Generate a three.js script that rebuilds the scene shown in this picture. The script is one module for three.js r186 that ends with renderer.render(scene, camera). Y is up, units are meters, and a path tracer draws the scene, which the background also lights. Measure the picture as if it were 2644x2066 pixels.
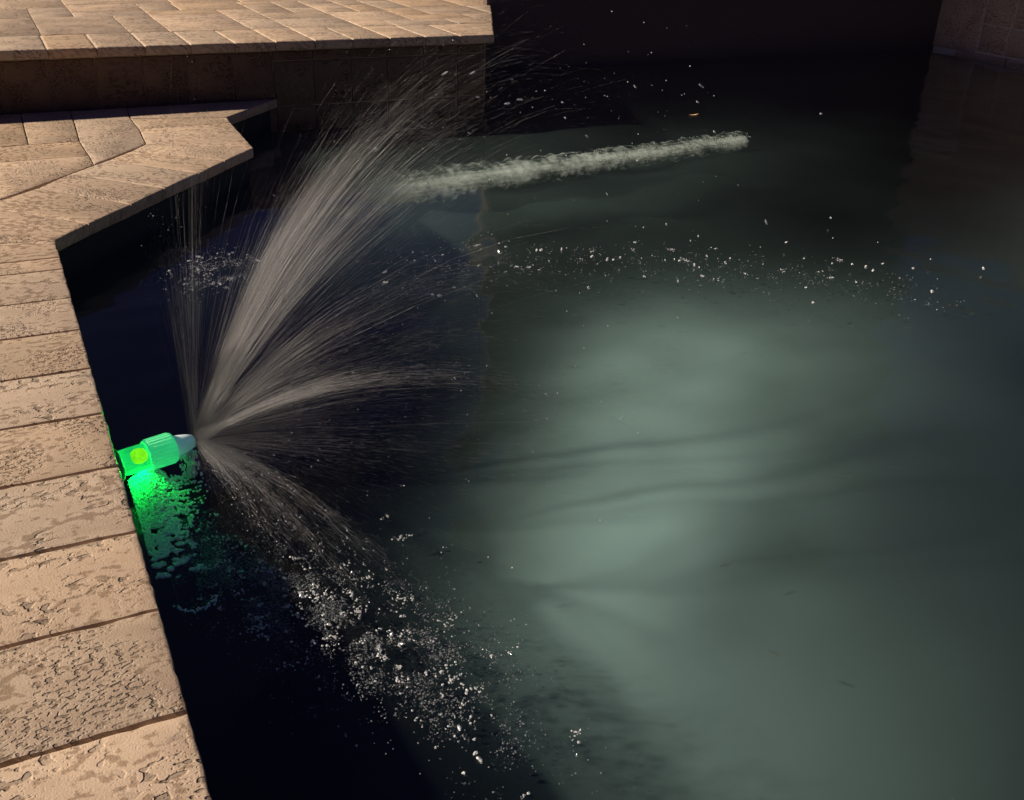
import * as THREE from 'three';
import { mergeGeometries, toCreasedNormals } from 'three/addons/utils/BufferGeometryUtils.js';

// ---------------------------------------------------------------- camera, sky, sun, exposure
const scene = new THREE.Scene();
const camera = new THREE.PerspectiveCamera(43.85, 1024 / 800, 0.05, 400);
camera.position.set(-0.118, 1.4, 0);
camera.up.set(0.1803, 0.8872, -0.4248);
camera.lookAt(-0.118 + 0.4092, 1.4 - 0.4604, -0.7878);

const renderer = new THREE.WebGLRenderer({ antialias: true });
renderer.setSize(1024, 800);
renderer.toneMapping = THREE.LinearToneMapping;
renderer.toneMappingExposure = 1.5;
renderer.shadowMap.enabled = true;

const SUN = new THREE.Vector3(-0.816, 0.475, -0.33).normalize();      // towards the sun
{ // a deep, clear dusk sky: navy overhead, a little warmer and brighter low down on the sun's side
  const W = 128, H = 64, d = new Float32Array(W * H * 4);
  for (let j = 0; j < H; j++) for (let i = 0; i < W; i++) {
    const el = ((j + 0.5) / H - 0.5) * Math.PI, az = ((i + 0.5) / W - 0.5) * 2 * Math.PI;
    const v = new THREE.Vector3(Math.cos(el) * Math.cos(az), Math.sin(el), Math.cos(el) * Math.sin(az));
    const low = Math.exp(-Math.max(0, v.y) / 0.28), side = 0.5 + 0.5 * (v.x * SUN.x + v.z * SUN.z) / 0.88;
    const k = low * (0.04 + 0.96 * side ** 4);
    d.set([0.011 + 0.15 * k, 0.014 + 0.115 * k, 0.055 + 0.06 * k, 1], (j * W + i) * 4);
  }
  const t = new THREE.DataTexture(d, W, H, THREE.RGBAFormat, THREE.FloatType);
  t.mapping = THREE.EquirectangularReflectionMapping; t.magFilter = t.minFilter = THREE.LinearFilter; t.needsUpdate = true;
  scene.background = t; scene.environment = t;
}
const sun = new THREE.DirectionalLight(new THREE.Color().setRGB(1, 0.87, 0.72), 5);
sun.position.copy(SUN).multiplyScalar(30).add(new THREE.Vector3(3, 0, -4)); sun.target.position.set(3, 0, -4);
sun.castShadow = true; sun.shadow.mapSize.set(4096, 4096); sun.shadow.radius = 3.5;
Object.assign(sun.shadow.camera, { left: -12, right: 12, top: 12, bottom: -12, near: 1, far: 70 });
scene.add(sun, sun.target);

// ---------------------------------------------------------------- helpers
function rng(seed) { let a = seed >>> 0; return () => { a = (a + 0x6D2B79F5) | 0; let t = Math.imul(a ^ (a >>> 15), 1 | a); t = (t + Math.imul(t ^ (t >>> 7), 61 | t)) ^ t; return ((t ^ (t >>> 14)) >>> 0) / 4294967296; }; }
function gauss(r) { return Math.sqrt(-2 * Math.log(1 - r())) * Math.cos(6.2831853 * r()); }
const used = {};
function numbered(n) { const k = used[n] = (used[n] ?? -1) + 1; return k ? n + '_' + String(k).padStart(3, '0') : n; }
function tag(o, label, category, group, kind) { o.userData.label = label; o.userData.category = category; if (group) o.userData.group = group; if (kind) o.userData.kind = kind; return o; }
function thing(name, label, category, at = [0, 0, 0], kind) { const g = new THREE.Group(); g.name = numbered(name); g.position.set(...at); scene.add(g); return tag(g, label, category, null, kind); }
function mesh(name, geo, mat, parent) { const m = new THREE.Mesh(geo, mat); m.name = parent ? name : numbered(name); m.castShadow = m.receiveShadow = true; (parent ?? scene).add(m); return m; }
const sstep = (a, b, x) => { x = Math.min(1, Math.max(0, (x - a) / (b - a))); return x * x * (3 - 2 * x); };
// tiling gradient noise, period in lattice cells
function noiseMaker(seed) {
  const r = rng(seed), P = new Float32Array(65536 * 2);
  for (let i = 0; i < 65536; i++) { const a = r() * 6.2831853; P[2 * i] = Math.cos(a); P[2 * i + 1] = Math.sin(a); }
  const h = (x, y) => ((x * 374761 + y * 668265) ^ (x * 40503 + y * 9973)) & 65535;
  return (x, y, px, py) => {
    const x0 = Math.floor(x), y0 = Math.floor(y), fx = x - x0, fy = y - y0, u = fx * fx * fx * (fx * (fx * 6 - 15) + 10), v = fy * fy * fy * (fy * (fy * 6 - 15) + 10);
    const a = ((x0 % px) + px) % px, b = ((y0 % py) + py) % py, c = (a + 1) % px, d = (b + 1) % py;
    const g = (i, j, dx, dy) => { const k = 2 * h(i, j); return P[k] * dx + P[k + 1] * dy; };
    const n0 = g(a, b, fx, fy) * (1 - u) + g(c, b, fx - 1, fy) * u, n1 = g(a, d, fx, fy - 1) * (1 - u) + g(c, d, fx - 1, fy - 1) * u;
    return (n0 * (1 - v) + n1 * v) * 1.5;
  };
}
function fbm(n, x, y, px, py, oct) { let s = 0, a = 1, t = 0; for (let o = 0; o < oct; o++) { s += a * n(x + o * 7, y + o * 13, px, py); t += a; a *= 0.55; x *= 2; y *= 2; px *= 2; py *= 2; } return s / t * 1.25; }
const enc = (v) => Math.max(0, Math.min(255, Math.round(255 * (v <= 0.0031308 ? 12.92 * v : 1.055 * Math.pow(v, 1 / 2.4) - 0.055))));
function dataTex(d, n, srgb) { const t = new THREE.DataTexture(d, n, n, THREE.RGBAFormat); t.wrapS = t.wrapT = THREE.RepeatWrapping; t.magFilter = THREE.LinearFilter; t.minFilter = THREE.LinearMipmapLinearFilter; t.generateMipmaps = true; if (srgb) t.colorSpace = THREE.SRGBColorSpace; t.needsUpdate = true; return t; }

// ---------------------------------------------------------------- travertine: one metre of stone per texture, in three characters
function travertine(seed, o) {
  const N = 1024, n1 = noiseMaker(seed), n2 = noiseMaker(seed + 5), col = new Uint8Array(N * N * 4), bmp = new Uint8Array(N * N * 4), rgh = new Uint8Array(N * N * 4);
  for (let j = 0; j < N; j++) for (let i = 0; i < N; i++) {
    const x = i / N, y = j / N, k = (j * N + i) * 4;
    const warp = 0.25 * n2(x * 6, y * 6, 6, 6);
    const vein = fbm(n1, x * 4, y * 14 + warp * 2, 4, 14, 4);                       // cloudy bands along u
    const tone = fbm(n2, x * 3 + 3, y * 3, 3, 3, 4);
    const blot = fbm(n1, x * o.bx + 1.3, y * o.by + warp, o.bx, o.by, 4);           // damp, darker blotches
    const damp = sstep(o.b0, o.b0 + 0.28, blot + 0.35 * tone + o.bv * vein);
    const patch = sstep(-0.05, 0.35, fbm(n2, x * 5, y * 5 + 2, 5, 5, 2) + o.pp);      // where the stone is holed
    const h1 = n1(x * o.hx, y * o.hy + warp * 3, o.hx, o.hy), h2 = n2(x * o.hx * 2, y * o.hy * 2, o.hx * 2, o.hy * 2);
    const hole = patch * sstep(o.h0, o.h0 + 0.16, h1 + 0.35 * h2);
    const tiny = sstep(0.42, 0.6, n2(x * 150, y * 190, 150, 190)) * (0.25 + 0.75 * patch);
    const grain = n1(x * 260, y * 260, 260, 260);
    let r = 0.492 + 0.075 * vein + 0.07 * tone, g = 0.372 + 0.07 * vein + 0.05 * tone, b = 0.264 + 0.055 * vein + 0.035 * tone;
    const dk = 1 - 0.34 * damp, sp = 1 - 0.38 * hole - 0.26 * tiny + 0.07 * grain;
    r *= dk * sp; g *= dk * (1 - 0.05 * damp) * sp; b *= dk * (1 - 0.1 * damp) * sp;
    col[k] = enc(r); col[k + 1] = enc(g); col[k + 2] = enc(b); col[k + 3] = 255;
    const rel = 0.85 + 0.02 * vein - 0.7 * hole - 0.22 * tiny + 0.05 * grain - 0.012 * damp + 0.02 * n2(x * 40, y * 60, 40, 60);
    const q = Math.max(0, Math.min(255, Math.round(255 * rel))); bmp[k] = bmp[k + 1] = bmp[k + 2] = q; bmp[k + 3] = 255;
    const ro = Math.round(255 * (0.78 - 0.33 * damp + 0.1 * hole)); rgh[k] = rgh[k + 1] = rgh[k + 2] = ro; rgh[k + 3] = 255;
  }
  return { map: dataTex(col, N, true), bumpMap: dataTex(bmp, N), roughnessMap: dataTex(rgh, N) };
}
const TRAV = [
  travertine(11, { bx: 34, by: 56, b0: 0.1, bv: 0.5, hx: 60, hy: 110, h0: 0.22, pp: 0.15 }),   // finely pitted
  travertine(23, { bx: 30, by: 46, b0: 0.03, bv: 0.7, hx: 34, hy: 70, h0: 0.28, pp: -0.05 }),    // blotchy and smoother
  travertine(37, { bx: 32, by: 44, b0: 0.13, bv: 0.3, hx: 30, hy: 46, h0: 0.2, pp: 0.08 }),     // coarse, crumbly holes
];
const TINTS = [[1, 1, 1], [0.93, 0.9, 0.85], [1.04, 1.0, 0.95], [0.85, 0.83, 0.81], [1.0, 0.93, 0.83], [1.09, 1.06, 1.03], [0.95, 0.95, 0.95]];
const stoneMats = [];
for (const t of TRAV) for (const c of TINTS) stoneMats.push(new THREE.MeshStandardMaterial({ ...t, color: new THREE.Color().setRGB(...c), bumpScale: 0.0045, roughness: 1, metalness: 0 }));
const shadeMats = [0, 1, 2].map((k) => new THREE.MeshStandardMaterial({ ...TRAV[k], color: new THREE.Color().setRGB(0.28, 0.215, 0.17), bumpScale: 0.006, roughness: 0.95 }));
const plain = (r, g, b, rough = 0.9) => new THREE.MeshStandardMaterial({ color: new THREE.Color().setRGB(r, g, b), roughness: rough });
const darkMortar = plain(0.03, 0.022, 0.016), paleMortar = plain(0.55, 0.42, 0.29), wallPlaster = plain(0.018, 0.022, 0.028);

// a slab of stone from its outline in plan (x, z), its top at y = top
const sr = rng(4);
function clipPoly(p, a, b) { // keep what lies to the left of a -> b seen from above with z down
  const side = (q) => (b[0] - a[0]) * (q[1] - a[1]) - (b[1] - a[1]) * (q[0] - a[0]), out = [];
  p.forEach((q, i) => { const w = p[(i + 1) % p.length], s = side(q), t = side(w); if (s >= 0) out.push(q); if (s * t < 0) out.push([q[0] + (w[0] - q[0]) * s / (s - t), q[1] + (w[1] - q[1]) * s / (s - t)]); });
  return out;
}
function inset(p, d) {
  let area = 0; p.forEach((q, i) => { const w = p[(i + 1) % p.length]; area += q[0] * w[1] - w[0] * q[1]; });
  const sg = area > 0 ? 1 : -1, n = p.length;
  return p.map((q, i) => {
    const a = p[(i + n - 1) % n], b = p[(i + 1) % n], e1 = [q[0] - a[0], q[1] - a[1]], e2 = [b[0] - q[0], b[1] - q[1]], l1 = Math.hypot(...e1), l2 = Math.hypot(...e2);
    const m1 = [-e1[1] / l1 * sg, e1[0] / l1 * sg], m2 = [-e2[1] / l2 * sg, e2[0] / l2 * sg], c = 1 + m1[0] * m2[0] + m1[1] * m2[1], k = d / Math.max(0.35, c);
    return [q[0] + (m1[0] + m2[0]) * k, q[1] + (m1[1] + m2[1]) * k];
  });
}
function slabGeo(poly, thick, bevel, rough, step) {
  const pts = [];
  poly.forEach((q, i) => {
    const w = poly[(i + 1) % poly.length], L = Math.hypot(w[0] - q[0], w[1] - q[1]), n = Math.max(1, Math.round(L / step)), nx = -(w[1] - q[1]) / L, nz = (w[0] - q[0]) / L;
    for (let k = 0; k < n; k++) { const f = k / n, j = k ? rough * (gauss(sr) * 0.8 + (sr() < 0.06 ? 2.4 * (sr() - 0.5) : 0)) : 0; pts.push(new THREE.Vector2(q[0] + (w[0] - q[0]) * f + nx * j, -(q[1] + (w[1] - q[1]) * f + nz * j))); }
  });
  const g = new THREE.ExtrudeGeometry(new THREE.Shape(pts), { depth: Math.max(0.001, thick - 2 * bevel), bevelEnabled: true, bevelSize: bevel, bevelOffset: -bevel, bevelThickness: bevel, bevelSegments: bevel > 0.008 ? 3 : 2, steps: 1, curveSegments: 1 });
  g.translate(0, 0, bevel - thick); g.rotateX(-Math.PI / 2);
  return toCreasedNormals(g, 0.7);
}
function setUV(g, turn) {
  const p = g.attributes.position, uv = g.attributes.uv, c = Math.cos(turn), s = Math.sin(turn), ox = sr(), oz = sr();
  for (let i = 0; i < p.count; i++) { const x = p.getX(i), y = p.getY(i), z = p.getZ(i); uv.setXY(i, x * c - z * s + y * 0.7 + ox, x * s + z * c + y * 0.6 + oz); }
}
function stone(parent, poly, { top = 0, thick = 0.06, gap = 0.0035, bevel = 0.005, rough = 0.0012, turn = 0, kind, mats = stoneMats, name = 'stone', step = 0.05 } = {}) {
  const q = inset(poly, gap), cx = q.reduce((s, p) => s + p[0], 0) / q.length, cz = q.reduce((s, p) => s + p[1], 0) / q.length;
  const g = slabGeo(q.map(([x, z]) => [x - cx, z - cz]), thick, bevel, rough, step); setUV(g, turn + 0.12 * (sr() - 0.5));
  const per = mats.length / 3, k = kind ?? Math.floor(sr() * 3), m = mesh(name, g, mats[Math.floor(k * per + sr() * per)], parent);
  m.position.set(cx, top + 0.0018 * (sr() - 0.5), cz); m.rotation.set(0.004 * (sr() - 0.5), 0, 0.004 * (sr() - 0.5));
  return m;
}
const box = (x0, x1, y0, y1, z0, z1) => new THREE.BoxGeometry(x1 - x0, y1 - y0, z1 - z0).translate((x0 + x1) / 2, (y0 + y1) / 2, (z0 + z1) / 2);
function prism(poly, y0, y1) { const g = new THREE.ExtrudeGeometry(new THREE.Shape(poly.map(([x, z]) => new THREE.Vector2(x, -z))), { depth: y1 - y0, bevelEnabled: false }); g.rotateX(-Math.PI / 2); g.translate(0, y0, 0); return g; }

// ---------------------------------------------------------------- the lower patio and its coping
const A = [0, -4.485], B = [1.16, -5.82], C = [1.196, -6.689], D = [1.66, -7.19], WATER = -0.2;
{
  const patio = thing('patio', 'sunlit tan travertine paving and coping along the left side of the pool', 'paving', [0, 0, 0], 'structure');
  // body under the stones: its sides are the pool's edge, set back below the coping
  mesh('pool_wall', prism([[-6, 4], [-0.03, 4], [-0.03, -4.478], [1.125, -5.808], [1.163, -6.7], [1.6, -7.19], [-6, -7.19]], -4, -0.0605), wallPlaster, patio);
  mesh('mortar_bed', prism([[-0.72, 1.5], [-0.02, 1.5], [-0.02, -4.48], [1.13, -5.81], [1.17, -6.7], [1.6, -7.18], [-0.72, -7.18]], -0.0595, -0.05), darkMortar, patio);
  const e = { bevel: 0.007, gap: 0.0045, rough: 0.0016, thick: 0.058 };
  // coping stones along the near edge, the joints run across it
  const zs = [-4.485, -4.247, -4.098, -3.768, -3.448, -3.117, -2.792, -2.469, -2.141, -1.824, -1.498, -1.172, -0.848, -0.52, -0.19, 0.14, 0.47, 0.8];
  const kinds = [1, 1, 1, 0, 0, 2, 0, 1, 2, 0, 2, 2, 0, 1, 2, 0, 1];
  for (let i = 0; i + 1 < zs.length; i++) {
    const tilt = i ? 0.012 : 0.07, t2 = 0.012;
    stone(patio, [[-0.66, zs[i] - tilt], [0, zs[i]], [0, zs[i + 1]], [-0.66, zs[i + 1] - t2]], { ...e, kind: kinds[i], step: i > 6 ? 0.025 : 0.04 });
  }
  // the coping that runs off at an angle
  const band = [[[-0.66, -4.69], A], [[-0.27, -5.104], [0.149, -4.668]], [[-0.011, -5.341], [0.362, -4.905]], [[0.151, -5.559], [0.552, -5.128]], [[0.36, -5.788], [0.765, -5.366]], [[0.515, -5.974], [0.944, -5.578]], [[0.608, -6.101], B]];
  for (let i = 0; i + 1 < band.length; i++) {
    const [p, q] = band[i], [s, t] = band[i + 1];
    stone(patio, i ? [p, q, t, s] : [[-0.66, -4.56], [0, -4.485], t, s, [-0.66, -4.69]], { ...e, gap: 0.002, kind: [1, 1, 0, 1, 1, 0][i], turn: -0.86 });
  }
  const tile = (poly, kind, turn = 0) => stone(patio, poly, { gap: 0.0028, kind, turn });
  tile([[0.608, -6.101], [0.628, -6.507], [1.186, -6.518], B], 1, -0.3);
  tile([[0.628, -6.507], [0.622, -6.83], [1.178, -6.674], C, [1.186, -6.518]], 0);
  tile([[0.622, -6.83], [0.646, -7.18], D, C, [1.178, -6.674]], 0);
  tile([[0.284, -5.715], [0.281, -5.932], [0.267, -6.3], [0.287, -6.84], [0.291, -7.18], [0.646, -7.18], [0.622, -6.83], [0.628, -6.507], [0.608, -6.101]], 0);
  tile([[0.267, -6.3], [0.287, -6.84], [0.291, -7.18], [0.004, -7.18], [-0.001, -6.84], [-0.003, -6.292]], 0);
  tile([[-0.003, -6.292], [-0.001, -6.84], [0.004, -7.18], [-0.66, -7.18], [-0.66, -6.293]], 1);
  tile([[-0.66, -6.293], [-0.003, -6.292], [0.267, -6.3], [0.281, -5.932], [-0.66, -5.932]], 2);
  tile([[-0.2, -5.932], [0.281, -5.932], [0.284, -5.715], [-0.2, -5.181]], 0);
  tile([[-0.66, -5.932], [-0.2, -5.932], [-0.2, -5.181], [-0.27, -5.104], [-0.66, -4.69]], 1);
}
{ // paving further left, out of frame
  const g = mesh('paving', prism([[-6, 4], [-0.665, 4], [-0.665, -7.19], [-6, -7.19]], -0.028, -0.006), stoneMats[5]); setUV(g.geometry, 0);
  tag(g, 'plain tan stone ground left of the coping', 'ground', null, 'structure');
}

// ---------------------------------------------------------------- the raised patio at the back, its lip and riser
{
  const TOP = 0.39, E0 = [3.336, -7.15], E1 = [4.6, -9.92];
  const up = thing('raised_patio', 'raised travertine patio with a bullnose lip above the dark riser', 'paving', [0, 0, 0], 'structure');
  mesh('mortar_bed', prism([[-3, -7.17], [3.31, -7.17], [4.57, -9.92], [4.57, -12], [-3, -12]], 0.33, 0.3845), paleMortar, up);
  const o = { top: TOP, thick: 0.062, gap: 0.003, bevel: 0.011, rough: 0.0016 };
  const lip = [-1.6, -1.28, -0.96, -0.66, -0.36, -0.07, 0.222, 0.512, 0.807, 1.097, 1.388, 1.667, 1.945, 2.221, 2.501, 2.775, 3.054, 3.336];
  for (let i = 0; i + 1 < lip.length; i++) {
    const last = i + 2 === lip.length, x1 = lip[i + 1];
    stone(up, last ? [[lip[i], -7.8], [lip[i], -7.15], E0, [3.633, -7.8]] : [[lip[i], -7.8], [lip[i], -7.15], [x1, -7.15], [x1, -7.8]], { ...o, kind: sr() < 0.6 ? 1 : 0 });
  }
  const rows = [
    [-8.76, -7.8, [-1.6, -0.9, -0.36, 0.23, 0.805, 1.08, 1.66]], [-8.36, -7.8, [1.66, 1.95, 2.5]], [-8.12, -7.8, [2.5, 2.79, 3.33, 4]],
    [-9.06, -8.36, [1.66, 1.95]], [-8.76, -8.36, [1.95, 2.5]], [-8.72, -8.12, [2.5, 3.06]], [-8.42, -8.12, [3.06, 3.62, 4.3]], [-8.9, -8.42, [3.06, 3.36]], [-8.98, -8.42, [3.36, 3.92, 4.5]],
    [-9.36, -8.76, [-1.6, -1.0, -0.5, 0.23, 0.53]], [-9.06, -8.76, [0.53, 1.09, 1.66]], [-9.4, -8.76, [1.95, 2.25]], [-9.06, -8.76, [2.25, 2.5]], [-9.32, -8.72, [2.5, 2.8]], [-9.2, -8.72, [2.8, 3.06]], [-9.5, -8.9, [3.06, 3.36]],
    [-9.6, -9.06, [0.53, 1.09, 1.38, 1.95]], [-9.6, -8.98, [3.36, 3.9, 4.7]], [-10.2, -9.6, [0.53, 1.4, 2.0, 2.8, 3.4, 4.4]], [-10.2, -9.36, [-1.6, -0.8, 0.0, 0.53]], [-9.6, -9.4, [1.95, 2.25]], [-9.6, -9.06, [2.25, 2.5]], [-9.6, -9.32, [2.5, 2.8]], [-9.6, -9.2, [2.8, 3.06]], [-9.6, -9.5, [3.06, 3.36]],
  ];
  for (const [z0, z1, xs] of rows) for (let i = 0; i + 1 < xs.length; i++) {
    const p = clipPoly([[xs[i], z0], [xs[i], z1], [xs[i + 1], z1], [xs[i + 1], z0]], E1, E0);
    if (p.length > 2) stone(up, p, { ...o, bevel: 0.004, kind: Math.floor(sr() * 3) });
  }
}
{
  const riser = thing('riser_wall', 'shaded brown tiled riser wall under the lip of the raised patio', 'wall');
  const core = [[-3, -7.213], [3.29, -7.213], [4.53, -9.92], [4.53, -12], [-3, -12]];
  mesh('wall_core', prism(core, -0.22, 0.329), plain(0.34, 0.26, 0.19), riser);
  mesh('wall_base', prism(core.map(([x, z]) => [x - 0.003, z - 0.003]), -4, -0.221), wallPlaster, riser);
  const xs = [-0.95, -0.66, -0.375, -0.088, 0.201, 0.492, 0.781, 1.069, 1.366, 1.65, 1.935, 2.214, 2.489, 2.775, 3.05, 3.285];
  const face = (x0, x1, y0, y1) => {
    const g = slabGeo([[-(x1 - x0) / 2 + 0.004, -(y1 - y0) / 2 + 0.004], [(x1 - x0) / 2 - 0.004, -(y1 - y0) / 2 + 0.004], [(x1 - x0) / 2 - 0.004, (y1 - y0) / 2 - 0.004], [-(x1 - x0) / 2 + 0.004, (y1 - y0) / 2 - 0.004]], 0.018, 0.004, 0.0012, 0.05);
    setUV(g, 0); g.rotateX(Math.PI / 2);
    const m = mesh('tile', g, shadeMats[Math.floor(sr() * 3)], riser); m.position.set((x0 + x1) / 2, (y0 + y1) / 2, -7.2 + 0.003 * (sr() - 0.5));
  };
  for (let i = 0; i + 1 < xs.length; i++) {
    if (xs[i] > 1.6) { face(xs[i], xs[i + 1], 0.25, 0.318); face(xs[i], xs[i + 1], -0.06, 0.25); } else face(xs[i], xs[i + 1], -0.02, 0.318);
    if (xs[i + 1] > 1.5) face(xs[i], xs[i + 1], -0.24, -0.06);
  }
}

// ---------------------------------------------------------------- far wall and the stone pier at the right
{
  const w = thing('far_wall', 'tall wall in deep shade at the far end of the pool', 'wall');
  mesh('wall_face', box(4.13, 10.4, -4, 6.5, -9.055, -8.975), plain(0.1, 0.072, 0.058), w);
}
{
  const X = 10.07, p = thing('stone_pier', 'shaded pier of rough stone blocks rising from the water, top right', 'pier');
  mesh('core', box(X + 0.016, X + 1.2, -0.24, 1.98, -8.972, -6.75), plain(0.8, 0.7, 0.6), p);
  mesh('footing', box(X + 0.03, X + 1.2, -4, -0.245, -8.972, -6.75), wallPlaster, p);
  const mats = [0, 1, 2].map((k) => new THREE.MeshStandardMaterial({ ...TRAV[k], color: new THREE.Color().setRGB(1.5, 1.42, 1.38), bumpScale: 0.005, roughness: 1 }));
  const block = (z0, z1, y0, y1, proud = 0) => {
    const a = (z1 - z0) / 2 - 0.011, b = (y1 - y0) / 2 - 0.009, g = slabGeo([[-a, -b], [a, -b], [a, b], [-a, b]], 0.06, 0.012, 0.004, 0.05);
    setUV(g, 0); g.rotateX(Math.PI / 2); g.rotateY(-Math.PI / 2);
    const m = mesh('block', g, mats[Math.floor(sr() * 3)], p); m.position.set(X - proud + 0.006 * (sr() - 0.5), (y0 + y1) / 2, (z0 + z1) / 2);
  };
  block(-9.0, -8.345, -0.17, 0.62); block(-8.345, -7.97, -0.14, 0.16); block(-7.97, -7.42, -0.14, 0.155); block(-8.345, -7.945, 0.16, 0.5); block(-7.945, -7.6, 0.158, 0.5); block(-7.6, -7.0, 0.158, 0.5); block(-7.42, -6.8, -0.14, 0.155);
  block(-8.62, -7.9, -0.24, -0.145, 0.02); block(-7.9, -7.1, -0.25, -0.145, 0.025); block(-7.1, -6.75, -0.25, -0.145, 0.02);
  for (let c = 0; c < 5; c++) { const y = 0.5 + c * 0.34; let z = -9.0 + (c % 2) * 0.2 - 0.0; if (c === 0) z = -8.345; else { block(-9.0, z < -8.99 ? -8.6 : z, Math.max(y, 0.62), y + 0.34); z = z < -8.99 ? -8.6 : z; } while (z < -6.76) { const n = Math.min(-6.75, z + 0.4 + 0.25 * sr()); block(z, n, y, y + 0.34); z = n; } }
}

// ---------------------------------------------------------------- murky water: the pool's sunlit and shaded areas painted into layer opacity
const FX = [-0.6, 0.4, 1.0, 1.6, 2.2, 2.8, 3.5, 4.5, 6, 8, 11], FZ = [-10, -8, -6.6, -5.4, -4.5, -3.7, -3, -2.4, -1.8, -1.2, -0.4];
const PAINTED_GLOW = [
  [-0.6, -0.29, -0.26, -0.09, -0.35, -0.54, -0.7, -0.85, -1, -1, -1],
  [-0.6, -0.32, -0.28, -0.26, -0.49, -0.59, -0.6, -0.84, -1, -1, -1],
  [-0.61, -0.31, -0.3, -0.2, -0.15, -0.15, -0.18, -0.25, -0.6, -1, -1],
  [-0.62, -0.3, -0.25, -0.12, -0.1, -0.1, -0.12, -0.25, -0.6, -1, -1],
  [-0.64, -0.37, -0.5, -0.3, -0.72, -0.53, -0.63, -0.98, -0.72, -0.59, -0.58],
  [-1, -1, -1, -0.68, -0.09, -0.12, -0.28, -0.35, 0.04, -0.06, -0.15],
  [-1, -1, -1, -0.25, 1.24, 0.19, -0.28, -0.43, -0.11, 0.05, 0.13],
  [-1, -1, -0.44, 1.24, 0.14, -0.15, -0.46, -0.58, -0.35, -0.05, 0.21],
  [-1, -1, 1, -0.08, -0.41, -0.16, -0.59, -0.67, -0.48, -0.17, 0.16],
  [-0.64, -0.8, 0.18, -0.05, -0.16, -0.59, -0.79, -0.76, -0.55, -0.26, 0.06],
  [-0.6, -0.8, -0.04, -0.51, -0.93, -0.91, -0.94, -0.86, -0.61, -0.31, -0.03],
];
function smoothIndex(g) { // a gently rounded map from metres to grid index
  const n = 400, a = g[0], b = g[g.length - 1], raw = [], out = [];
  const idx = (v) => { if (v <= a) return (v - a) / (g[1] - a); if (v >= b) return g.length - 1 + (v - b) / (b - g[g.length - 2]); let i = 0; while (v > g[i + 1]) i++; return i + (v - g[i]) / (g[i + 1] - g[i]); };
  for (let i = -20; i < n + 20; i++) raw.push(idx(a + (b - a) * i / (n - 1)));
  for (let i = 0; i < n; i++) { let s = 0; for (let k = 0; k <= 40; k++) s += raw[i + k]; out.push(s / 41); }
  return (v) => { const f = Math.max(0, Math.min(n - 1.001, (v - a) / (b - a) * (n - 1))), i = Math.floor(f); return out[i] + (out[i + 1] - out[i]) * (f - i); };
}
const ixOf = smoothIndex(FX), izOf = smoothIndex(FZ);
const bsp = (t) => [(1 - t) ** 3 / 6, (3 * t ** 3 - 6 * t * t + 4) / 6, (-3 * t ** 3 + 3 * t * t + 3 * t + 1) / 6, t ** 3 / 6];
function paintedGlowAt(x, z) { // murk opacity straight down, carrying the painted light and shade
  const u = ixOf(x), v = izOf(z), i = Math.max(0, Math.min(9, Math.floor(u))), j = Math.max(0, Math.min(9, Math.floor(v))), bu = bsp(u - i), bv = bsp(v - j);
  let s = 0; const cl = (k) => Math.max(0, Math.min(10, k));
  for (let a = 0; a < 4; a++) for (let b = 0; b < 4; b++) s += bu[a] * bv[b] * PAINTED_GLOW[cl(j + b - 1)][cl(i + a - 1)];
  const gap = 0.62 * Math.exp(-((x - 1.76) ** 2 + ((z + 1.86) * 1.3) ** 2) / 0.036) + 0.3 * Math.exp(-((x - 1.4) ** 2 / 0.06 + (z + 1.66) ** 2 / 0.012));  // dark spot of the spray's shadow, painted by thinning the murk
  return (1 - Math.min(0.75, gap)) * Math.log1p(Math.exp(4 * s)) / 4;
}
{
  const g = new THREE.PlaneGeometry(12.2, 12.2, 60, 60); g.rotateX(-Math.PI / 2); g.translate(5.1, 0, -4.9);
  const p = g.attributes.position; for (let i = 0; i < p.count; i++) p.setY(i, -3.6 - 0.02 * p.getX(i) + 0.01 * p.getZ(i));
  for (let i = 0; i < p.count; i++) g.attributes.uv.setXY(i, p.getX(i) / 2.5, p.getZ(i) / 2.5);
  g.computeVertexNormals();
  const N = 512, n = noiseMaker(71), d = new Uint8Array(N * N * 4);
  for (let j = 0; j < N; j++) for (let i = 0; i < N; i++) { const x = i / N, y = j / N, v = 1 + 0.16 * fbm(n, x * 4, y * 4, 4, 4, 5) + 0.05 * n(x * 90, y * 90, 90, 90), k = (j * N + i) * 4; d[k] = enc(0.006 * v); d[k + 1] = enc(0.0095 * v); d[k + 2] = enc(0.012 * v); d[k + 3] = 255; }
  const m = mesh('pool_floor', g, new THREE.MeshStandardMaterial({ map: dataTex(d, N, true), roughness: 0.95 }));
  tag(m, 'dark plaster floor of the pool under the painted murk layers', 'pool floor', null, 'structure');
}

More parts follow.
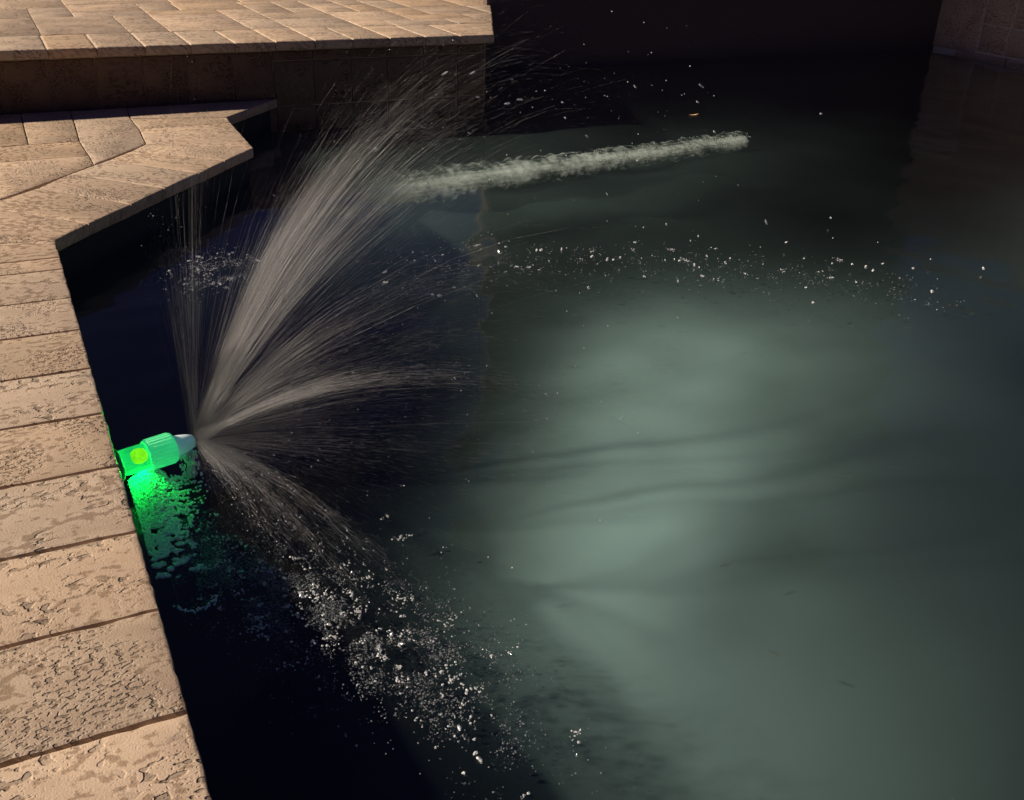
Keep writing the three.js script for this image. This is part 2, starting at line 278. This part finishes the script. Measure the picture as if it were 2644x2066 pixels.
{ // painted glow: three wavering murk layers, opacity follows lit and dark water, each letting most of the light through
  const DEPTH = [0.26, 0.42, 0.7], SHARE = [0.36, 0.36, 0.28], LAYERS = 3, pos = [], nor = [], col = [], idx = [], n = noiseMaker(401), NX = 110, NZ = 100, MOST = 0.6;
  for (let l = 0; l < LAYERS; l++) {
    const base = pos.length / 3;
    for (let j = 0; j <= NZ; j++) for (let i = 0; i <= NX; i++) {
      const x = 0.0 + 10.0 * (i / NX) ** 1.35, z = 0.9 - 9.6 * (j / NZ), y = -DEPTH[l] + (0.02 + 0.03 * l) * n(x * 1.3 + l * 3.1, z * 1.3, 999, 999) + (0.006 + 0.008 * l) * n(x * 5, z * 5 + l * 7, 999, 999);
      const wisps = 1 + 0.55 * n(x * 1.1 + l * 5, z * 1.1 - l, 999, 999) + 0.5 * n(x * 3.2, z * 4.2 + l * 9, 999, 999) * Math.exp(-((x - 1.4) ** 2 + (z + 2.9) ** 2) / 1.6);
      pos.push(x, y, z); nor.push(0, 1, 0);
      col.push(1, 1, 1, Math.min(1, Math.max(0, 0.997 - Math.exp(-paintedGlowAt(x, z) * Math.max(0.2, wisps) * SHARE[l])) / MOST));
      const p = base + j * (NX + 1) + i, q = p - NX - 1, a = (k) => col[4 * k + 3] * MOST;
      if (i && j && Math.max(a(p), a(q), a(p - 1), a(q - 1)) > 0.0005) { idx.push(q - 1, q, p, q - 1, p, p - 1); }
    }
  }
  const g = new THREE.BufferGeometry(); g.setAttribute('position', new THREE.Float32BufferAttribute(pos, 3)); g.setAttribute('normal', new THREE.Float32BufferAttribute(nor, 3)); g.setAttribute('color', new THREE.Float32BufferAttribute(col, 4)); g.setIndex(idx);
  const m = mesh('painted_murk_glow', g, new THREE.MeshStandardMaterial({ color: new THREE.Color().setRGB(0.49, 0.71, 0.68), roughness: 1, transparent: true, opacity: MOST, vertexColors: true, side: THREE.DoubleSide, depthWrite: false }));
  tag(m, 'milky green murk layers with the sunlit and shaded parts of the pool painted into their opacity', 'cloudy water', null, 'stuff');
}
// ---------------------------------------------------------------- the water
{
  const g = new THREE.PlaneGeometry(10.3, 10.6, 206, 212); g.rotateX(-Math.PI / 2); g.translate(5.02, 0, -4.2);
  const n = noiseMaker(91), p = g.attributes.position;
  for (let i = 0; i < p.count; i++) {
    const x = p.getX(i), z = p.getZ(i), stir = Math.exp(-((x - 1.5) ** 2 + (z + 3) ** 2) / 3.5);
    p.setY(i, WATER + 0.005 * n(x * 2.2, z * 2.2, 999, 999) + 0.0016 * n(x * 6.3 + 9, z * 6.3, 999, 999) + stir * (0.006 * n(x * 6, z * 6, 999, 999) + 0.003 * n(x * 14, z * 14, 999, 999)));
  }
  g.computeVertexNormals();
  const m = mesh('pool_water', g, new THREE.MeshPhysicalMaterial({ color: new THREE.Color().setRGB(0.93, 0.98, 0.96), transmission: 1, thickness: 0, roughness: 0.1, ior: 1.33, metalness: 0 }));
  tag(m, 'dark green pool water, stirred where the jets fall', 'water', null, 'structure');
}
{
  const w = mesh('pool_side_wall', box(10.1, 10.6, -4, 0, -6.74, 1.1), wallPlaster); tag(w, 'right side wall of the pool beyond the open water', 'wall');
}
{ // the far side and near end of the pool, mostly out of frame
  const w = mesh('pool_end_wall', box(-0.02, 11.3, -4, 0, 1.1, 1.6), wallPlaster); tag(w, 'near end wall of the pool behind the camera', 'wall');
}

// ---------------------------------------------------------------- the lit fountain nozzle on the pool's edge
const TIP = new THREE.Vector3(0.228, -0.1, -2.705);
{
  const at = [-0.03, -0.103, -2.645], n = thing('fountain_nozzle', 'green glowing fountain nozzle sticking out of the pool wall below the coping', 'fountain nozzle', at);
  const dir = new THREE.Vector3(TIP.x - at[0], TIP.y - at[1], TIP.z - at[2]), len = dir.length();
  n.quaternion.setFromUnitVectors(new THREE.Vector3(0, 1, 0), dir.normalize());
  const lathe = (pts, seg = 40) => new THREE.LatheGeometry(pts.map(([r, y]) => new THREE.Vector2(r, y)), seg);
  const NG = 128, ng = noiseMaker(71), gd = new Uint8Array(NG * NG * 4);   // uneven light through scuffed plastic
  for (let j = 0; j < NG; j++) for (let i = 0; i < NG; i++) { const v = 0.74 + 0.3 * fbm(ng, i / NG * 5, j / NG * 3, 5, 3, 4) + 0.1 * ng(i / NG * 40, j / NG * 6, 40, 6), k = (j * NG + i) * 4; gd[k] = gd[k + 1] = gd[k + 2] = Math.max(0, Math.min(255, 255 * v)); gd[k + 3] = 255; }
  const uneven = dataTex(gd, NG);
  const glow = (r, g, b, er, eg, eb, k = 1.25) => new THREE.MeshPhysicalMaterial({ emissiveMap: uneven, bumpMap: uneven, bumpScale: 0.0015, color: new THREE.Color().setRGB(r, g, b), emissive: new THREE.Color().setRGB(er, eg, eb), emissiveIntensity: k, roughness: 0.3, clearcoat: 0.5, clearcoatRoughness: 0.15 });
  mesh('flange', lathe([[0, 0], [0.05, 0], [0.052, 0.004], [0.052, 0.03], [0.046, 0.038], [0.036, 0.04]]), plain(0.1, 0.16, 0.12, 0.5), n);
  mesh('lamp_body', lathe([[0.034, 0.036], [0.037, 0.04], [0.0385, 0.06], [0.0385, 0.115], [0.036, 0.12]]), glow(0.05, 0.5, 0.12, 0.004, 0.42, 0.075), n);
  const rib = []; for (let i = 0; i < 28; i++) { const a = i / 28 * 6.28318; rib.push(new THREE.BoxGeometry(0.004, 0.066, 0.003).rotateY(-a).translate(0.0452 * Math.cos(a), 0.156, 0.0452 * Math.sin(a))); }
  const collar = mesh('collar', lathe([[0.037, 0.114], [0.043, 0.116], [0.0455, 0.12], [0.0455, 0.19], [0.0435, 0.197], [0.03, 0.199]]), glow(0.2, 0.62, 0.36, 0.012, 0.30, 0.095), n);
  mesh('grip_ribs', mergeGeometries(rib), glow(0.2, 0.62, 0.36, 0.012, 0.27, 0.08), collar);
  mesh('spray_head', lathe([[0.0, 0.262], [0.012, 0.262], [0.019, 0.258], [0.026, 0.24], [0.031, 0.215], [0.032, 0.198]]), glow(0.8, 0.85, 0.86, 0.02, 0.07, 0.06), n);
  // the lamp's lens, a yellower bulge on the side of the body
  const lens = mesh('lamp_lens', new THREE.SphereGeometry(0.022, 24, 16).scale(0.45, 1.2, 1.05), glow(0.3, 0.5, 0.05, 0.13, 0.6, 0.005), n);
  const q = n.quaternion.clone().invert(), side = new THREE.Vector3(-0.05, 0.62, 0.78).applyQuaternion(q); side.y = 0; side.normalize();
  lens.position.set(side.x * 0.034, 0.088, side.z * 0.034); lens.quaternion.setFromUnitVectors(new THREE.Vector3(1, 0, 0), side);
  const pl = new THREE.PointLight(new THREE.Color().setRGB(0.0, 1, 0.07), 0.11, 3, 2); pl.position.set(0, 0.09, 0).applyQuaternion(n.quaternion).add(n.position); pl.castShadow = true; scene.add(pl);
}

// ---------------------------------------------------------------- the spray: jets thrown from the tip, each a sheaf of fine filaments on ballistic paths
const V3 = THREE.Vector3, TUBES = 3;
function filament(pos, nor, idx, path, r0, r1) { // a three-sided thread along points
  const base = pos.length / 3, n = path.length, t = new V3(), a = new V3(), b = new V3();
  for (let i = 0; i < n; i++) {
    t.subVectors(path[Math.min(n - 1, i + 1)], path[Math.max(0, i - 1)]).normalize();
    a.set(0, 1, 0.01).cross(t).normalize(); b.crossVectors(t, a);
    const f = i / (n - 1), r = (r0 + (r1 - r0) * f) * Math.min(1, 0.25 + 3 * Math.min(f, 1 - f));
    for (let k = 0; k < TUBES; k++) { const w = k / TUBES * 6.28318, x = Math.cos(w), y = Math.sin(w), p = path[i]; const dx = a.x * x + b.x * y, dy = a.y * x + b.y * y, dz = a.z * x + b.z * y; pos.push(p.x + dx * r, p.y + dy * r, p.z + dz * r); nor.push(dx, dy, dz); }
    if (i) for (let k = 0; k < TUBES; k++) { const k2 = (k + 1) % TUBES, p = base + (i - 1) * TUBES, q = base + i * TUBES; idx.push(p + k, q + k, q + k2, p + k, q + k2, p + k2); }
  }
}
function fly(lx, lz, T) { const L = new V3(lx, WATER, lz), v = L.sub(TIP).divideScalar(T); v.y += 4.9 * T; return (t, off) => new V3(TIP.x + v.x * t + (off ? off.x : 0), TIP.y + v.y * t - 4.9 * t * t + (off ? off.y : 0), TIP.z + v.z * t + (off ? off.z : 0)); }
// landing x, landing z, flight time, filaments, spread of the landing point, spread of the time, how far along it stays together
const JETS = [
  [1.84, -3.36, 0.83, 1150, 0.07, 0.016, 0.6, 0.5], [2.41, -2.76, 0.95, 640, 0.17, 0.035, 0.55, 0.4], [2.75, -3.6, 0.85, 420, 0.4, 0.06, 0.5, 0.7], [2.7, -2.24, 0.94, 330, 0.32, 0.05, 0.45, 0.5],
  [2.2, -4.6, 0.75, 330, 0.4, 0.06, 0.5, 0.8], [1.98, -3.5, 0.47, 760, 0.3, 0.05, 0.85, 0.4], [1.6, -3.0, 0.4, 700, 0.3, 0.07, 0.9, 0.5], [1.62, -2.2, 0.45, 640, 0.1, 0.03, 0.85, 0.45], [1.34, -2.59, 0.25, 620, 0.26, 0.05, 0.95, 0.5],
  [1.23, -2.38, 0.18, 420, 0.26, 0.045, 0.95, 0.5], [0.87, -2.23, 0.13, 220, 0.18, 0.03, 1, 0.6], [0.48, -1.86, 0.22, 520, 0.03, 0.014, 1, 0.35], [0.37, -2.05, 0.15, 330, 0.035, 0.015, 1, 0.4], [0.31, -2.15, 0.12, 110, 0.04, 0.02, 1, 0.4], [0.62, -1.75, 0.26, 420, 0.035, 0.014, 1, 0.4], [0.52, -1.7, 0.25, 150, 0.12, 0.03, 1, 0.8],
  [0.99, -4.8, 1.0, 150, 0.2, 0.06, 0.28, 0.9], [0.45, -4.52, 0.58, 220, 0.08, 0.04, 0.6, 0.6],
];
const jetMat = new THREE.MeshStandardMaterial({ color: new THREE.Color().setRGB(0.86, 0.84, 0.85), roughness: 0.5 });
const spray = thing('fountain_spray', 'fan of fine water jets spraying from the green nozzle across the pool', 'water spray');
{
  const r = rng(77);
  for (const [lx, lz, T, count, sl, st, keep, core] of JETS) {
    const pos = [], nor = [], idx = [];
    for (let i = 0; i < Math.round(count * 1.1); i++) {
      const w0 = r(), tight = w0 < 0.45 ? core : w0 < 0.8 ? 1 : 2, g1 = () => Math.max(-1.9, Math.min(1.9, gauss(r))), f = fly(lx + g1() * sl * tight, lz + g1() * sl * tight, T + g1() * st * tight);
      const thick = (0.00005 + 0.0001 * r() ** 3) * (tight < 1 ? 1.25 : 0.8);
      let t = 0.003 + (r() < 0.3 ? 0 : r() ** 1.2 * 0.5 * T);
      const end = T * keep * Math.min(1, 0.3 + 0.75 * r());
      const off = new V3(gauss(r) * 0.007, gauss(r) * 0.007, gauss(r) * 0.007);
      while (t < end) {
        const far = t / T, L = T * (0.012 + 0.11 * r() ** 3) * (far < 0.12 ? 3 : far > 0.25 ? 0.5 : 1), t1 = Math.min(end, t + L), n = Math.max(2, Math.round((t1 - t) / T * 15)), path = [];
        const wob = new V3(off.x + gauss(r) * 0.007 * far, off.y + gauss(r) * 0.007 * far, off.z + gauss(r) * 0.007 * far), w = thick * (0.65 + 0.6 * r() + (r() < 0.03 ? 0.8 : 0));
        for (let k = 0; k <= n; k++) path.push(f(t + (t1 - t) * k / n, wob));
        filament(pos, nor, idx, path, w, w * 0.8);
        t = t1 + T * (0.008 + 0.12 * r() * far + 0.45 * r() * far * far);
      }
    }
    const g = new THREE.BufferGeometry(); g.setAttribute('position', new THREE.Float32BufferAttribute(pos, 3)); g.setAttribute('normal', new THREE.Float32BufferAttribute(nor, 3)); g.setIndex(idx);
    mesh('water_jet', g, jetMat, spray).userData.kind = 'stuff';
  }
}
// many small lumps at given places, one instanced mesh
const lump = [0, 1, 2].map((s) => { const g = new THREE.IcosahedronGeometry(1, 1), p = g.attributes.position, r = rng(200 + s), m = {}; for (let i = 0; i < p.count; i++) { const k = [p.getX(i), p.getY(i), p.getZ(i)].map((v) => v.toFixed(3)).join(); const f = m[k] ??= 0.75 + 0.5 * r(); p.setXYZ(i, p.getX(i) * f, p.getY(i) * f, p.getZ(i) * f); } g.computeVertexNormals(); return g; });
function lumps(name, list, mat, parent, shape = 0) {
  const m = new THREE.InstancedMesh(lump[shape], mat, list.length), q = new THREE.Quaternion(), e = new THREE.Euler(), M = new THREE.Matrix4(), r = rng(list.length + 3);
  list.forEach(([x, y, z, s, flat = 1], i) => { q.setFromEuler(e.set(0, r() * 6.28, 0)); M.compose(new V3(x, y, z), q, new V3(s, s * flat, s * (0.7 + 0.6 * r()))); m.setMatrixAt(i, M); });
  m.name = parent ? name : numbered(name); m.castShadow = m.receiveShadow = true; m.userData.kind = 'stuff'; (parent ?? scene).add(m); return m;
}
const foamMat = new THREE.MeshStandardMaterial({ color: new THREE.Color().setRGB(0.15, 0.15, 0.16), roughness: 0.25 });
const dropMat = new THREE.MeshPhysicalMaterial({ color: new THREE.Color().setRGB(0.9, 0.9, 0.9), roughness: 0.12, transmission: 0.6, thickness: 0.01, ior: 1.33, clearcoat: 1, clearcoatRoughness: 0.08 });
{ // droplets torn off the jets
  const r = rng(5), L = [];
  for (let i = 0; i < 1200; i++) { const j = JETS[Math.floor(r() * JETS.length)], f = fly(j[0] + gauss(r) * j[4], j[1] + gauss(r) * j[4], j[2] + gauss(r) * j[5]), p = f(j[2] * (0.15 + 0.75 * r())); if (p.y > WATER && p.x > 0.02) L.push([p.x, p.y, p.z, 0.0004 + 0.0011 * r() ** 3]); }
  lumps('spray_droplets', L, jetMat, spray);
}

// ---------------------------------------------------------------- foam, splashes and bubbles
const nf = noiseMaker(301);
function foam(count, seed, place, size, thr) {
  const r = rng(seed), L = []; let guard = 0;
  while (L.length < count && guard++ < count * 60) {
    const [x, z, w = 1] = place(r), c = 0.55 * nf(x * 9, z * 9, 999, 999) + 0.45 * nf(x * 24, z * 24, 999, 999) + 0.3 * nf(x * 60, z * 60, 999, 999);
    if (c * 1.0 + 0.12 * gauss(r) < thr + (1 - w) * 0.5) continue;
    const s = size * (0.35 + 1.2 * r() ** 3); L.push([x, WATER + s * 0.1 - 0.03 * r() ** 3, z, s, 0.6]);
  }
  return L;
}
// a patch: dull, half-clear froth, and clumps of bright bubbles on it
function clumps(count, seed, place, size) {
  const r = rng(seed), L = [];
  for (let i = 0; i < count; i++) {
    const [x, z] = place(r), n = 3 + Math.floor(26 * r() ** 2.5), a = r() * 6.28, len = 0.004 + 0.016 * r();
    for (let k = 0; k < n; k++) { const u = gauss(r) * len, v = gauss(r) * len * 0.45; L.push([x + Math.cos(a) * u - Math.sin(a) * v, WATER + 0.001 + 0.004 * r(), z + Math.sin(a) * u + Math.cos(a) * v, size * (0.3 + 0.9 * r() ** 2), 0.7]); }
  }
  return L;
}
function foamPatch(label, category, at, dull, bright) {
  const g = thing('foam_patch', label, category, [0, 0, 0], 'stuff');
  lumps('froth', dull, foamMat, g, 2); lumps('bright_bubbles', bright, dropMat, g);
}
const nearFoam = (r) => { const t = r() ** 1.1, x = 0.13 + 0.5 * t + gauss(r) * (0.05 + 0.03 * t), z = -2.3 + 0.78 * t + gauss(r) * (0.12 + 0.08 * t); return [Math.max(0.06, x), z, 1 - 0.3 * t]; };
foamPatch('grey white foam where the lowest jets fall, nearest the coping', 'foam', 0, foam(14000, 11, nearFoam, 0.0017, 0.0), clumps(170, 111, nearFoam, 0.0027));
const leftFoam = (r) => [0.62 + gauss(r) * 0.12, -4.42 + gauss(r) * 0.15];
foamPatch('small patch of glinting foam beyond the tall jets at the left', 'foam', 0, foam(1800, 12, leftFoam, 0.0026, 0.05), clumps(36, 112, leftFoam, 0.0028));
const arcFoam = (r) => { const t = r(); return [1.45 + 2.1 * t + gauss(r) * 0.14, -4.15 + 1.25 * t * t + gauss(r) * 0.17]; };
foamPatch('scattered splashes in an arc where the high jets land', 'splashes', 0, foam(1800, 13, arcFoam, 0.0026, 0.16), clumps(26, 113, arcFoam, 0.0028));
{ // froth under the nozzle, in its green light
  const r = rng(21), L = [];
  for (let i = 0; i < 26000 && L.length < 7500; i++) {
    const t = r(), z = -2.69 + 0.5 * t, x = 0.025 + 0.075 * Math.abs(gauss(r)), c = nf(x * 26, z * 40, 999, 999) + 0.5 * nf(x * 70, z * 70, 999, 999), fall = 1 - t;
    if (c < -0.85 + 1.25 * t * t + 0.6 * Math.max(0, x - 0.09) / 0.07) continue;
    const dome = 0.06 * fall * fall * Math.max(0, 1 - Math.abs(x - 0.08) / 0.08);
    L.push([x, WATER + dome * (0.6 + 0.4 * r()), z, 0.0018 + 0.0028 * r() * r(), 0.8]);
  }
  for (let i = 0; i < 46; i++) { const a = 0.2 + i / 46 * 2.7; L.push([0.1 + 0.05 * Math.cos(a) + 0.004 * gauss(r), WATER, -2.09 + 0.05 * Math.sin(a) + 0.004 * gauss(r), 0.0022 + 0.001 * r(), 0.8]); }
  for (let i = 0; i < 260; i++) L.push([0.2 + 0.012 * gauss(r), WATER + 0.085 * r(), -2.67 + 0.01 * gauss(r), 0.0015 + 0.002 * r(), 2]);
  tag(lumps('froth', L, new THREE.MeshStandardMaterial({ color: new THREE.Color().setRGB(0.8, 0.82, 0.8), roughness: 0.4 })), 'froth glowing green on the water right under the nozzle', 'froth');
}
{ // the bubbly stream under the surface: nested ragged sheaths of fine bubbles, thinning out to the left, with larger bubbles among them
  const g = thing('bubble_stream', 'long pale stream of bubbles shooting left just under the surface at the far side', 'bubble stream', [0, 0, 0]);
  const n = noiseMaker(611), pos = [], nor = [], col = [], idx = [], NS = 260, NA = 26, SH = 4, MOST = 0.36, P = new V3(), axis = (t) => P.set(5.2 - 3.45 * t, -0.36, -6.33 + 0.45 * t + 0.02 * n(t * 6, 2, 99, 99));
  for (let l = 0; l < SH; l++) {
    const base = pos.length / 3;
    for (let i = 0; i <= NS; i++) for (let k = 0; k <= NA; k++) {
      const t = i / NS, a = k / NA * 6.28318, cap = t < 0.022 ? Math.sqrt(Math.max(0, 1 - (1 - t / 0.022) ** 2)) : 1, ca = Math.cos(a), sa = Math.sin(a);
      const rr = (0.026 + 0.021 * l) * (1 + 0.75 * t * t) * cap * (1 + 0.14 * n(t * 24, l * 2.3 + ca, 999, 999) + (0.05 + 0.06 * l) * n(t * 70, l * 3 + 2.5 * sa, 999, 999)), p = axis(t);
      pos.push(p.x + 0.013 * ca * rr, p.y + sa * rr * 0.8, p.z + ca * rr); nor.push(0, 1, 0);
      const fade = 1 - sstep(0.62, 1.0, t), w = 0.85 - 0.24 * l + (0.4 + 0.2 * l) * n(t * 18, l * 4.1 + 1.5 * ca, 999, 999) + (0.35 + 0.2 * l) * n(t * 75, l * 5 + 3 * sa, 999, 999);
      col.push(1, 1, 1, Math.max(0, Math.min(1, w * fade * (0.8 + 0.4 * t))));
      if (i && k) { const q = base + i * (NA + 1) + k, o = q - NA - 1; idx.push(o - 1, o, q, o - 1, q, q - 1); }
    }
  }
  const bg = new THREE.BufferGeometry(); bg.setAttribute('position', new THREE.Float32BufferAttribute(pos, 3)); bg.setAttribute('normal', new THREE.Float32BufferAttribute(nor, 3)); bg.setAttribute('color', new THREE.Float32BufferAttribute(col, 4)); bg.setIndex(idx);
  mesh('fine_bubbles', bg, new THREE.MeshStandardMaterial({ color: new THREE.Color().setRGB(0.8, 0.83, 0.77), roughness: 0.9, transparent: true, opacity: MOST, vertexColors: true, side: THREE.DoubleSide, depthWrite: false }), g).userData.kind = 'stuff';
  const r = rng(31), L = [];
  for (let i = 0; i < 900; i++) { const t = r() * 0.9, a = r() * 6.283, q = 0.035 * Math.abs(gauss(r)) * (1 + t), p = axis(t); L.push([p.x, p.y + 0.02 + Math.sin(a) * q * 0.8, p.z + Math.cos(a) * q, 0.0015 + 0.002 * r()]); }
  lumps('bubbles', L, plain(0.5, 0.55, 0.47), g);
}
{ // single drops in flight or bouncing, bright in the sun
  const r = rng(41), proto = new THREE.Mesh(lump[1], dropMat); proto.castShadow = proto.receiveShadow = true;
  const put = (label, group, x, y, z, s, long, v) => { const m = proto.clone(); m.name = numbered('water_drop'); m.position.set(x, y, z); m.scale.set(s, s * long, s); if (v) m.quaternion.setFromUnitVectors(new V3(0, 1, 0), v.normalize()); else m.rotation.set(r() * 6, r() * 6, r() * 6); scene.add(m); tag(m, label, 'water drop', group); };
  for (let i = 0; i < 34; i++) { const j = JETS[Math.floor(r() * 6)], f = fly(j[0] + gauss(r) * j[4], j[1] + gauss(r) * j[4], j[2]), t = j[2] * (0.3 + 0.65 * r()), p = f(t), v = f(t + 0.01).sub(p); put('tiny bright water drop flying with the tall jets', 'drops in flight', p.x, p.y, p.z, 0.0024 + 0.0016 * r(), 1.5 + 3 * r(), v); }
  for (let i = 0; i < 46; i++) { const t = r(); put('tiny bright water drop splashing in the arc at the far side', 'drops splashing at the far side', 1.5 + 2.3 * t + gauss(r) * 0.25, WATER + 0.004 + 0.05 * r(), -4.1 + 1.3 * t * t + gauss(r) * 0.25, 0.003 + 0.003 * r(), 1 + r()); }
  for (let i = 0; i < 26; i++) { const t = r(); put('tiny bright water drop beside the foam nearest the coping', 'drops beside the near foam', 0.16 + 0.45 * t + gauss(r) * 0.04, WATER + 0.004, -2.0 + 0.65 * t + gauss(r) * 0.14, 0.002 + 0.0022 * r(), 1.2 + r()); }
}

// ---------------------------------------------------------------- fallen leaves
{
  const leafShape = new THREE.Shape(); leafShape.moveTo(-0.5, 0); leafShape.quadraticCurveTo(-0.1, 0.22, 0.5, 0); leafShape.quadraticCurveTo(-0.1, -0.2, -0.5, 0);
  const g = new THREE.ExtrudeGeometry(leafShape, { depth: 0.02, bevelEnabled: false, curveSegments: 10 }); g.rotateX(-Math.PI / 2);
  const p = g.attributes.position; for (let i = 0; i < p.count; i++) p.setY(i, p.getY(i) + 0.22 * p.getX(i) ** 2 + 0.35 * p.getZ(i) ** 2); g.computeVertexNormals();
  const leaf = (x, z, s, turn, m, label, y = WATER - 0.1) => { const o = mesh('leaf', g, m); o.position.set(x, y, z); o.scale.setScalar(s); o.rotation.y = turn; tag(o, label, 'leaf'); };
  leaf(4.86, -6.6, 0.105, 0.1, plain(0.75, 0.45, 0.2, 0.6), 'pale orange leaf floating near the far wall, above the bubble stream', WATER + 0.004);
  const dk = plain(0.03, 0.035, 0.02, 0.7);
  leaf(1.387, -1.403, 0.05, -1.0, dk, 'dark leaf sunk just under the water nearest the camera, right of the foam');
  leaf(1.503, -1.759, 0.05, 0.1, dk, 'dark leaf lying on the bright green middle of the pool');
  leaf(3.331, -2.845, 0.03, -0.5, dk, 'small dark leaf among the farthest splashes at the right');
}
renderer.render(scene, camera);
